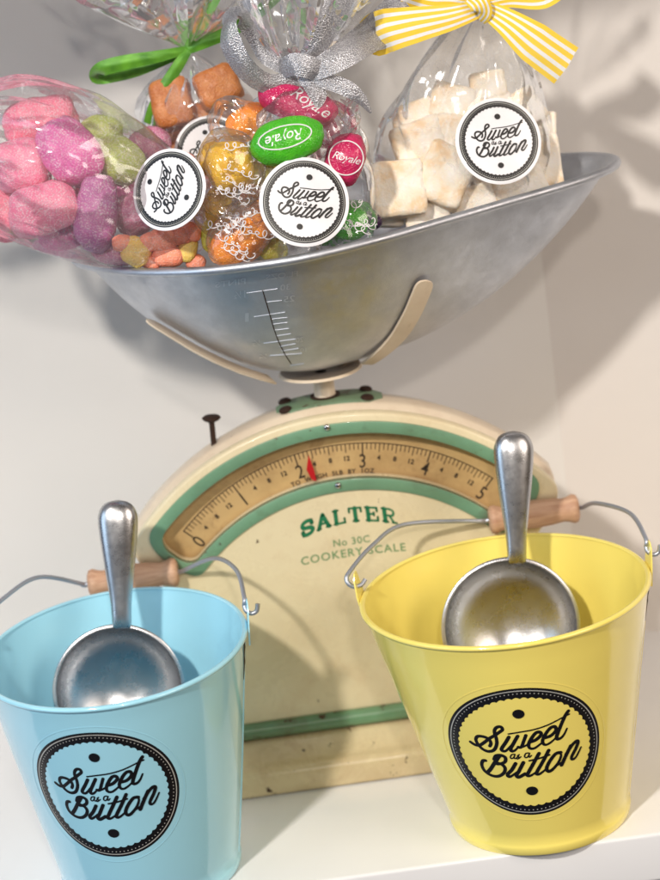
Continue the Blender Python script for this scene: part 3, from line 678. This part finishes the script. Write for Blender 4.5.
def strip(path, width, mat, name, parent, twist=None, n=8):
    P = catmull([at(p[0], p[1], p[2]) for p in path], n); N = len(P); b = MB(); b.uv = []
    ws = width if isinstance(width, (list, tuple)) else [width]*len(path); tw = twist or [0]*len(path)
    L = 0; m_ = 6
    rows = []
    for i, p in enumerate(P):
        t = (P[min(i+1, N-1)]-P[max(i-1, 0)]).normalized(); u = i/(N-1)*(len(path)-1); k = min(int(u), len(path)-2); fr = u-k
        w_ = ws[k]*(1-fr)+ws[k+1]*fr; tt = R(tw[k]*(1-fr)+tw[k+1]*fr)
        side = t.cross(BACK).normalized(); nn_ = side.cross(t).normalized(); side = side*math.cos(tt)+nn_*math.sin(tt); nn_ = side.cross(t).normalized()
        if i: L += (p-P[i-1]).length
        row = []
        for j in range(m_+1):
            v = j/m_-.5; row.append(p+side*w_*v+nn_*(.06*w_*math.cos(v*6)+.04*noise.noise(p*1.1+Vector((v*2, 0, 0))))); b.uv.append((j/m_, L*.35))
        rows.append(row)
    b.grid(rows); return b.build(name, mat, parent, smooth=70)
def bag(name, base, knot, prof, seed, frill=None, film_=None, depth=.85, label='', squash=1.0, lobes=9):
    B, K = at(*base), at(*knot); ax = (K-B); L = ax.length; ax.normalize()
    lt = (RIGHT-ax*RIGHT.dot(ax)).normalized(); dp_ = ax.cross(lt).normalized()
    root = thing(name, B, label, 'sweet bag', 'cellophane sweet bags')
    N = 120; rows = []; P = catmull([Vector((t, r, 0)) for t, r in prof], 7)
    for q_ in P:
        t, r = q_.x, max(q_.y, .02); row = []
        pl = max(0, min(1, (t-.55)/.45)); 
        if t > 1: pl = 1
        for k in range(N):
            a = 2*math.pi*k/N; d = Vector((math.cos(a), math.sin(a), 0))
            nz = noise.noise(Vector((d.x*1.6, d.y*1.6, t*2.2+seed)))*.13+noise.noise(Vector((d.x*4, d.y*4, t*4+seed*2)))*.06
            # creases: ridged noise running up the bag
            rg = 1-abs(noise.noise(Vector((a*2.2 if a < math.pi else (2*math.pi-a)*2.2+9, t*1.3, seed*5))))*2
            pz = math.cos(a*lobes+3*noise.noise(Vector((t*2, seed, 0))))*.16*pl+math.cos(a*lobes*2.7+seed)*.07*pl
            rr_ = r*(1+nz*(1-.4*pl)+pz+.05*(rg-.5))
            row.append(B+ax*(t*L)+(lt*d.x+dp_*d.y*depth)*rr_+ax*(noise.noise(Vector((d.x*2, d.y*2, seed)))*.5 if t > 1.2 else 0)*(t-1.2)*4)
        rows.append(row)
    b = MB(); b.grid(rows, cv=True)
    body = b.build('cellophane', film_ or m_film, root, smooth=35)
    return root, B, K
def flat_sticker(parent, px, Y, rad, rot, tiltx=0, tilty=0, bend=.05):
    c = at(px[0], px[1], Y); cr, sr = math.cos(R(rot)), math.sin(R(rot)); ux, uy = RIGHT*cr+UP*sr, -RIGHT*sr+UP*cr
    nn_ = (BACK+RIGHT*math.tan(R(tiltx))+UP*math.tan(R(tilty))).normalized()
    ux = (ux-nn_*ux.dot(nn_)).normalized(); uy = nn_.cross(ux)
    hr = (RIGHT-nn_*RIGHT.dot(nn_)).normalized()
    def mp(u, v, h):
        p = ux*u*rad+uy*v*rad; k = p.dot(hr); return c+p-nn_*(bend*k*k)+nn_*(h*1.5+.004)
    b = MB(); M_ = 96
    b.grid([[mp(r*1.085*math.cos(2*math.pi*i/M_), r*1.085*math.sin(2*math.pi*i/M_), h_) for i in range(M_)] for r, h_ in ((.02, 0), (.3, 0), (.6, 0), (.85, 0), (.98, 0), (1, -.01), (.99, -.03))], cv=True)
    b.add([mp(.0217*math.cos(2*math.pi*i/M_), .0217*math.sin(2*math.pi*i/M_), 0) for i in range(M_)], [tuple(range(M_))])
    st = b.build('sticker', m_white, parent, smooth=60)
    kb, kl = MB(), MB(); sticker_art(mp, kb, kl, base=.006)
    kb.build('sticker_print', m_black, st, smooth=0); kl.build('sticker_line', m_grey, st, smooth=0)
# bag with sugared jellies at the left end of the pan
r1, B1, K1 = bag('sweet_bag', (200, 232, 7.7), (-75, 118, 7.7), [(-.05, .3), (.0, 1.6), (.12, 2.7), (.35, 3.7), (.55, 4.1), (.75, 3.5), (.9, 1.8), (1, .5), (1.08, 1.2), (1.3, 2.6)], 3.3, label='cellophane bag of sugared pink, purple and green jellies at the left end of the pan', depth=1.08)
J = [((42,120),9.4,36,22,10,'pink',3,'coral pink sugared jelly at the top of the left bag'),
 ((22,166),7.6,27,26,0,'rose',2.6,'rose pink faceted jelly at the far left of the bag'),
 ((70,152),7.2,26,34,35,'magenta',2.6,'bright pink rounded jelly below the coral one'),
 ((43,209),5.6,34,25,18,'rose',2.5,'rose pink jelly, lowest large one at the left'),
 ((97,213),5.4,19,35,-6,'purple',3.2,'purple upright barrel shaped jelly'),
 ((100,132),9.4,21,16,0,'green',2.2,'upper olive green sugared jelly'),
 ((120,160),7.6,26,20,-40,'green',2.4,'lower olive green sugared jelly'),
 ((134,214),6.4,21,20,0,'mauve',2,'round striped mauve jelly beside the sticker'),
 ((113,251),5.6,22,13,-12,'mauve',2.4,'mauve jelly lying at the pan rim'),
 ((62,236),7.2,22,14,10,'magenta',2.2,'deep pink jelly low between rose and purple ones'),
 ((150,146),9.2,20,18,0,'mauve',2.3,'mauve jelly partly behind the left sticker'),
 ((5,212),8.4,22,28,0,'pink',2.3,'pink jelly cut by the left edge'),
 ((125,190),9.0,22,20,0,'magenta',2.2,'magenta jelly deep behind the green one'),
 ((85,180),10,30,26,0,'rose',2.2,'rose jelly deep in the middle of the bag')]
for i, (px, Y, rx, rz, rot, c, bx_, lab) in enumerate(J):
    blob('sugared_jelly', px, Y*.8+2.6, rx*PXC*1.06, rz*PXC*1.06, min(rx, rz)*PXC*.9, rot, C[c], i, bx_, .08, lab, 'sweet', 'sugared jellies in the left bag')
G = [(136,252,'lemon',14,13),(163,240,'orange',13,11),(168,256,'orange',15,10),(188,248,'lemon',9,13),(150,242,'orange',9,9),(182,236,'orange',10,8),(196,262,'orange',9,7),(181,163,'orange',14,11),(196,178,'orange',12,10),(122,243,'orange',9,8),(192,232,'orange',9,9),(150,262,'orange',10,6)]
for i, (x, y, c, rx, rz) in enumerate(G):
    front = y > 220
    blob('gummy_sweet', (x, y), 5.9 if front else 9.5, rx*PXC*1.1, rz*PXC*1.1, rx*PXC*.8, (i*37) % 50-25, C[c], i+30, 2.6, .07, ('small %s gummy sweet at the bottom of the left bag' % ('yellow' if c == 'lemon' else 'orange')) if front else 'small orange gummy sweet behind the left sticker', 'sweet', 'small %s gummy sweets%s' % ('yellow' if c == 'lemon' else 'orange', '' if front else ' behind the sticker'), sub=3)
flat_sticker(r1, (168, 189.5), 4.0, 1.83, 65, -26, 6, .03)
# fudge bag at the back
r2, B2, K2 = bag('sweet_bag', (202, 168, 14), (188, 50, 13.2), [(-.05, .4), (0, 1.6), (.15, 2.8), (.4, 3.1), (.65, 2.6), (.85, 1.2), (.97, .32), (1, .28), (1.05, .5), (1.25, 2.4), (1.5, 4.2), (1.85, 5.6)], 8.1, label='cellophane bag of brown fudge cubes tied with a green satin ribbon', depth=.7)
for i, (x, y, rx, rz, rot, Y, lab) in enumerate(((172, 103, 17, 20, 12, 12.6, 'caramel brown fudge cube nearest the green ribbon tail'), (218, 88, 18, 16, 24, 12.6, 'caramel brown fudge cube under the silver loop'), (204, 121, 15, 13, -18, 13.0, 'fudge cube between the two upper cubes and the sticker'), (165, 127, 12, 12, 30, 13.4, 'small fudge cube low at the left of its bag'), (237, 112, 14, 15, 5, 13.6, 'fudge cube hidden behind the wrapped sweets bag'), (190, 142, 20, 12, 0, 14.2, 'fudge piece at the bottom of its bag'))):
    blob('fudge_cube', (x, y), Y, rx*PXC*1.25, rz*PXC*1.25, rx*PXC*.9, rot, C['fudge'], i+60, 5.5, .06, lab, 'fudge', 'fudge cubes')
flat_sticker(r2, (212, 152), 10.9, 1.75, 20, 5, 8, .03)
strip([(188,49,12.9),(160,56,12.3),(125,62,12),(103,68,12.2),(96,75,12.8),(103,78,13.4),(140,70,13.4),(186,52,13.2)], [.35,.6,.72,.72,.7,.66,.55,.35], m_gr, 'ribbon', r2, [0,10,5,15,40,15,5,0])
strip([(188,50,12.8),(178,66,12.4),(164,88,12.2),(154,108,12.3),(149,124,12.5)], [.42,.6,.62,.62,.6], m_gr, 'ribbon_tail', r2, [0,20,15,5,0])
strip([(187,50,12.9),(197,32,12.6),(208,10,12.5),(220,-18,12.6)], [.45,.7,.75,.75], m_gr, 'ribbon_tail', r2, [0,30,25,10])
strip([(188,50,12.8),(206,42,12.5),(230,31,12.6),(256,14,13),(285,-12,13)], [.42,.6,.65,.65,.6], m_gr, 'ribbon_tail', r2, [0,-15,0,15,0])
# bag of wrapped sweets in the middle
r3, B3, K3 = bag('sweet_bag', (289, 262, 8.0), (298, 74, 8.0), [(-.03, .5), (.0, 2.6), (.08, 3.9), (.3, 4.35), (.5, 4.1), (.7, 3.2), (.88, 1.6), (.97, .7), (1, .62), (1.05, .9), (1.2, 1.9), (1.45, 3.2), (1.75, 4.6)], 5.2, film_=m_film2, label='cellophane bag of wrapped boiled sweets tied with a silver ribbon', depth=.85)
W3 = [((287,141),4.6,36,22,14,'gloss_green','glossy green boiled sweet with white script print'),
 ((298,104),6.4,40,17,-14,'gloss_pink','glossy pink sweet with white print at the top of its bag'),
 ((345,160),5.4,20,27,-18,'gloss_pink','glossy pink sweet with white print beside the middle sticker'),
 ((230,166),5.2,24,25,10,'gloss_yellow','yellow sweet in squiggle printed wrapper'),
 ((242,238),4.8,34,20,35,'gloss_orange','orange sweet in clear wrapper at the pan rim'),
 ((247,120),6.8,22,14,30,'gloss_orange','orange sweet high at the left of its bag'),
 ((221,206),5.8,16,20,0,'gloss_yellow','yellow sweet low at the left of its bag'),
 ((350,222),5.2,18,18,0,'gloss_green','green sweet below the middle sticker'),
 ((325,230),6.0,22,16,0,'gloss_green','green sweet hidden behind the middle sticker'),
 ((290,190),8.0,34,30,0,'gloss_yellow','yellow sweet deep inside the middle bag'),
 ((330,125),8.4,26,24,0,'gloss_pink','deep pink sweet behind the green one'),
 ((262,205),7.0,24,22,0,'gloss_orange','orange sweet left of the middle sticker'),
 ((214,160),6.4,14,18,0,'gloss_yellow','small yellow sweet at the left film of the middle bag'),
 ((262,172),6.2,15,13,20,'gloss_lime','lime yellow sweet between yellow sweet and green sweet'),
 ((214,236),5.8,13,18,0,'gloss_lime','lime yellow sweet at the lower left corner of the middle bag'),
 ((270,250),5.4,18,12,0,'gloss_lime','lime yellow sweet at the rim beside the orange one')]
cand = {}
for i, (px, Y, rx, rz, rot, c, lab) in enumerate(W3):
    cand[i] = blob('boiled_sweet', px, Y, rx*PXC, rz*PXC, min(rx, rz)*PXC*.8, rot, C[c], i+90, 2.3, .05, lab, 'sweet', 'wrapped boiled sweets')
for i, (px, rx, rz, Y) in enumerate((((228,172),34,42,4.9),((243,232),40,26,4.4),((300,235),36,22,5.2),((350,225),24,26,4.6),((240,125),30,26,6.2),((310,120),48,36,6.0),((222,218),22,30,5.0))):
    w = blob('wrapper', px, Y, rx*PXC, rz*PXC, min(rx, rz)*PXC*.7, i*40, m_wrap, i+200, 2.2, .12)
    loc = w.location.copy(); bv = BVHTree.FromPolygons([(v.co+loc)/S for v in w.data.vertices], [tuple(p.vertices) for p in w.data.polygons]); attach(w, r3)
    if i in (0, 1, 2, 3, 6):
        b = MB(); rnd = random.Random(i)
        for q_ in range(7 if i < 2 else 4):
            x0 = px[0]+rnd.uniform(-.7, .5)*rx; y0 = px[1]+rnd.uniform(-.75, .75)*rz; an = rnd.uniform(-.6, .6); am = rnd.uniform(3, 5); P = []
            for t in range(70):
                u = t*.42; lx_, ly_ = t*.5+am*.8*math.sin(u*1.0), am*math.cos(u)*(.6+.4*math.sin(t*.13+q_))
                P.append(onto(bv, x0+lx_*math.cos(an)-ly_*math.sin(an), y0+lx_*math.sin(an)+ly_*math.cos(an), .02))
            run = []
            for p in P+[None]:
                if p is not None and (not run or (p-run[-1]).length < .5): run.append(p)
                else:
                    if len(run) > 4: b.tube(run, .024, 5)
                    run = [p] if p is not None else []
        if b.v: b.build('printed_squiggle', m_print, w, smooth=60)
def candy_print(o, px, rx, rz, rot, word, tsize, ell=True, flip=True, tr=0):
    me = o.data; loc = world(o); bv = BVHTree.FromPolygons([(v.co+loc)/S for v in me.vertices], [tuple(p.vertices) for p in me.polygons])
    b = MB(); cr, sr = math.cos(R(rot+tr)), math.sin(R(rot+tr))
    def pj(u, v, off=.015): return onto(bv, px[0]+u*cr+v*sr, px[1]-(u*sr-v*cr)*1.0 if False else px[1]-(u*sr)+v*cr*1.0, off)
    v, f = textmesh(word, tsize, .012, .35, .95)
    sg = -1 if flip else 1
    out = [pj(x*sg, -z*sg) for x, z in v]
    ok = [i for i, p in enumerate(out) if p is None]
    if not ok: b.add(out, f)
    else:
        fs = [ff for ff in f if not any(k in ok for k in ff)]; out = [p or Vector((0, 0, -5)) for p in out]
        used = sorted({k for ff in fs for k in ff}); mpn = {k: i for i, k in enumerate(used)}
        b.add([out[k] for k in used], [tuple(mpn[k] for k in ff) for ff in fs])
    if ell:
        for e in (1.0,):
            P = [pj(rx*e*math.cos(t*math.pi/30), rz*e*math.sin(t*math.pi/30)) for t in range(61)]; P = [p for p in P if p]
            if len(P) > 3: b.tube(P, .035, 6)
    if b.v: b.build('printed_lettering', m_print, o, smooth=0)
candy_print(cand[0], (285, 137), 27, 11, 14, 'Royale', 15)
candy_print(cand[1], (310, 102), 27, 10, -18, 'Royale', 17, flip=False, ell=False, tr=-15)
candy_print(cand[2], (346, 158), 17, 17, -14, 'Royale', 11, flip=False, tr=0)
flat_sticker(r3, (304.5, 202), 3.1, 1.98, -11, 6, 4, .03)
strip([(296,76,6.6),(268,84,6.2),(244,68,6.0),(230,42,6.1),(229,20,6.6),(240,16,7.4),(256,36,7.8),(268,58,7.6),(296,74,6.9)], [.6,1.0,1.2,1.2,1.1,1.0,.95,.8,.5], m_sr, 'ribbon', r3, [0,25,35,30,60,20,10,10,0])
strip([(298,74,6.6),(322,66,6.0),(352,48,6.6),(384,24,8.3),(414,-6,9)], [.7,1.2,1.6,1.8,1.7], m_sr, 'ribbon_tail', r3, [0,15,20,10,0])
strip([(298,70,6.8),(315,48,6.4),(330,22,6.4),(346,-14,6.6)], [.6,1.1,1.3,1.4], m_sr, 'ribbon_tail', r3, [0,-20,-30,-10])
strip([(300,76,6.4),(324,80,5.9),(348,89,5.6),(362,100,5.6),(371,113,5.7)], [.6,.85,.8,.55,.1], m_sr, 'ribbon_tail', r3, [0,20,0,-10,0])
strip([(302,76,6.4),(312,86,5.9),(318,96,5.7),(318,107,5.6)], [.6,.8,.9,.25], m_sr, 'ribbon_tail', r3, [0,10,0,0])
strip([(280,70,6.6),(294,64,5.9),(312,68,5.8),(324,78,6.2)], [.9,1.1,1.1,.8], m_sr, 'ribbon_knot', r3)
# nougat bag on the right
r4, B4, K4 = bag('sweet_bag', (463, 222, 11), (482, 4, 11), [(-.03, .5), (.0, 2.6), (.08, 3.9), (.25, 4.5), (.45, 4.25), (.65, 3.4), (.82, 2.2), (.95, .8), (1, .5), (1.06, 1.0), (1.2, 2.4), (1.4, 4.2)], 11.7, label='cellophane bag of pale nougat cubes tied with a yellow striped ribbon', depth=.6, lobes=7)
NG = [((398,190),6.6,24,25,6),((427,214),6.8,20,14,8),((445,176),6.9,23,27,-22),((474,205),7.0,20,17,14),((520,190),7.2,24,18,20),((546,162),8.2,13,24,8),((420,146),8.4,24,22,18),((452,104),9.6,20,17,-15),((418,118),9.4,17,15,22),((488,86),9.8,16,13,10),((456,136),8.4,20,18,-8),((487,112),9.4,24,15,10),((520,112),9.6,20,17,30),((540,130),9.6,14,16,0),((386,214),7.6,16,12,0),((500,176),8.8,26,22,0),((430,180),10,26,24,0),((412,128),10,17,15,0)]
wh = ['square edged nougat cube at the lower left of its bag','flat nougat piece resting at the pan rim','large tilted nougat block in front','nougat cube below the right sticker\'s left edge','nougat cube under the right sticker','nougat cube at the right side of its bag','nougat cube above the front left one','upper nougat cube left of the topmost pieces','upper left nougat cube near the film','highest nougat piece just under the bow','nougat cube just left of the right sticker','topmost nougat cube in the bag','nougat cube behind the top of the right sticker','small nougat cube at the upper right','small nougat piece at the left bottom corner','nougat cube hidden behind the right sticker','nougat cube deep in the middle of its bag','small nougat cube at the upper left']
for i, (px, Y, rx, rz, rot) in enumerate(NG):
    blob('nougat_cube', px, Y*.75+4.1, rx*PXC*1.14, rz*PXC*1.14, min(rx, rz)*PXC*.85, rot, m_nougat, i+130, 10, .04, wh[i], 'nougat', 'nougat cubes')
flat_sticker(r4, (499, 141), 7.4, 1.98, 4, 8, 4, .02)
blob('boiled_sweet', (371, 222), 6.8, .55, .4, .5, 10, C['gloss_purple'], 301, 2.4, .05, 'dark purple sweet between the middle and right bags', 'sweet', sub=3)
strip([(480,8,8.2),(450,17,7.6),(415,24,7.2),(388,30,7.3),(377,34,7.9),(384,28,8.7),(420,18,9),(478,4,8.8)], [.8,1.3,1.8,2.1,2.1,2.0,1.7,.7], m_yr, 'ribbon', r4, [0,-5,-5,5,20,5,0,0])
strip([(476,3,8.8),(452,-2,8.5),(430,-4,8.6),(405,-12,8.8)], [.7,1.2,1.6,1.7], m_yr, 'ribbon', r4, [0,0,5,10])
strip([(486,9,8.2),(508,22,7.6),(534,42,7.3),(567,66,7.5)], [.8,1.4,2.0,2.1], m_yr, 'ribbon_tail', r4, [0,5,0,-5])
strip([(486,2,8.6),(510,-5,8.2),(540,-8,8.2),(560,-22,8.6)], [.7,1.2,1.7,1.7], m_yr, 'ribbon', r4, [0,0,10,20])
strip([(471,-4,7.9),(479,3,7.5),(482,12,7.6),(478,19,8.2)], [.9,1.0,1.0,.8], m_yr, 'ribbon_knot', r4, [90,90,90,90] if False else None)
# ------------------------------------------------------------------ light
w = bpy.data.worlds.new('World'); bpy.context.scene.world = w; w.use_nodes = True; nt = w.node_tree
bg = nt.nodes['Background']; tc = nt.nodes.new('ShaderNodeTexCoord'); sx = nt.nodes.new('ShaderNodeSeparateXYZ'); cr_ = nt.nodes.new('ShaderNodeValToRGB'); mr = nt.nodes.new('ShaderNodeMapRange')
mr.inputs[1].default_value = -1; mr.inputs[2].default_value = 1
nt.links.new(tc.outputs['Generated'], sx.inputs[0]); nt.links.new(sx.outputs[0], mr.inputs[0]); nt.links.new(mr.outputs[0], cr_.inputs[0]); nt.links.new(cr_.outputs[0], bg.inputs[0])
e = cr_.color_ramp.elements; e[0].position = .1; e[0].color = (.62, .74, 1.0, 1); e[1].position = .85; e[1].color = (.5, .36, .25, 1); x = e.new(.5); x.color = (.36, .36, .38, 1)
bg.inputs[1].default_value = .2
def lamp(name, kind, az, el, dist, tgt, power, size, color, **k):
    l = bpy.data.lights.new(name, kind); l.energy = power; l.color = color
    if kind == 'AREA': l.shape = k.get('shape', 'DISK'); l.size = size
    else: l.shadow_soft_size = size
    if k.get('sy'): l.size_y = k['sy']
    o = bpy.data.objects.new(name, l); col.objects.link(o)
    d = Vector((math.sin(R(az))*math.cos(R(el)), math.cos(R(az))*math.cos(R(el)), -math.sin(R(el))))   # travel direction
    o.location = Vector(tgt)*S-d*dist; o.rotation_euler = d.to_track_quat('-Z', 'Y').to_euler(); return o
T = (-5, 8, 18)
lamp('key_lamp', 'AREA', 25, 38, 2.2, T, 35, .12, (1, .93, .84))
lamp('second_lamp', 'AREA', -4, 29, 2.4, T, 10, .12, (1, .91, .82))
lamp('window_light', 'AREA', 62, 18, 1.8, T, 7, .9, (.6, .8, 1), shape='RECTANGLE', sy=1.1)
lamp('warm_fill', 'AREA', -46, 24, 1.7, T, 11, .8, (1, .86, .74))
# ------------------------------------------------------------------ camera object
cd = bpy.data.cameras.new('camera'); cam = bpy.data.objects.new('camera', cd); col.objects.link(cam)
cam.matrix_world = Matrix.Translation(CAMP*S) @ CAMR.to_4x4()
cd.sensor_fit = 'HORIZONTAL'; cd.sensor_width = 27; cd.lens = F/W*27; cd.clip_start = .05; cd.clip_end = 50
cd.dof.use_dof = True; cd.dof.focus_distance = 1.145; cd.dof.aperture_fstop = 7
sc = bpy.context.scene; sc.camera = cam
sc.view_settings.view_transform = 'Standard'; sc.view_settings.look = 'None'; sc.view_settings.exposure = 0
sc.render.engine = 'CYCLES'; sc.cycles.transparent_max_bounces = 24; sc.cycles.max_bounces = 10; sc.cycles.use_denoising = True
sc.cycles.sample_clamp_indirect = 6
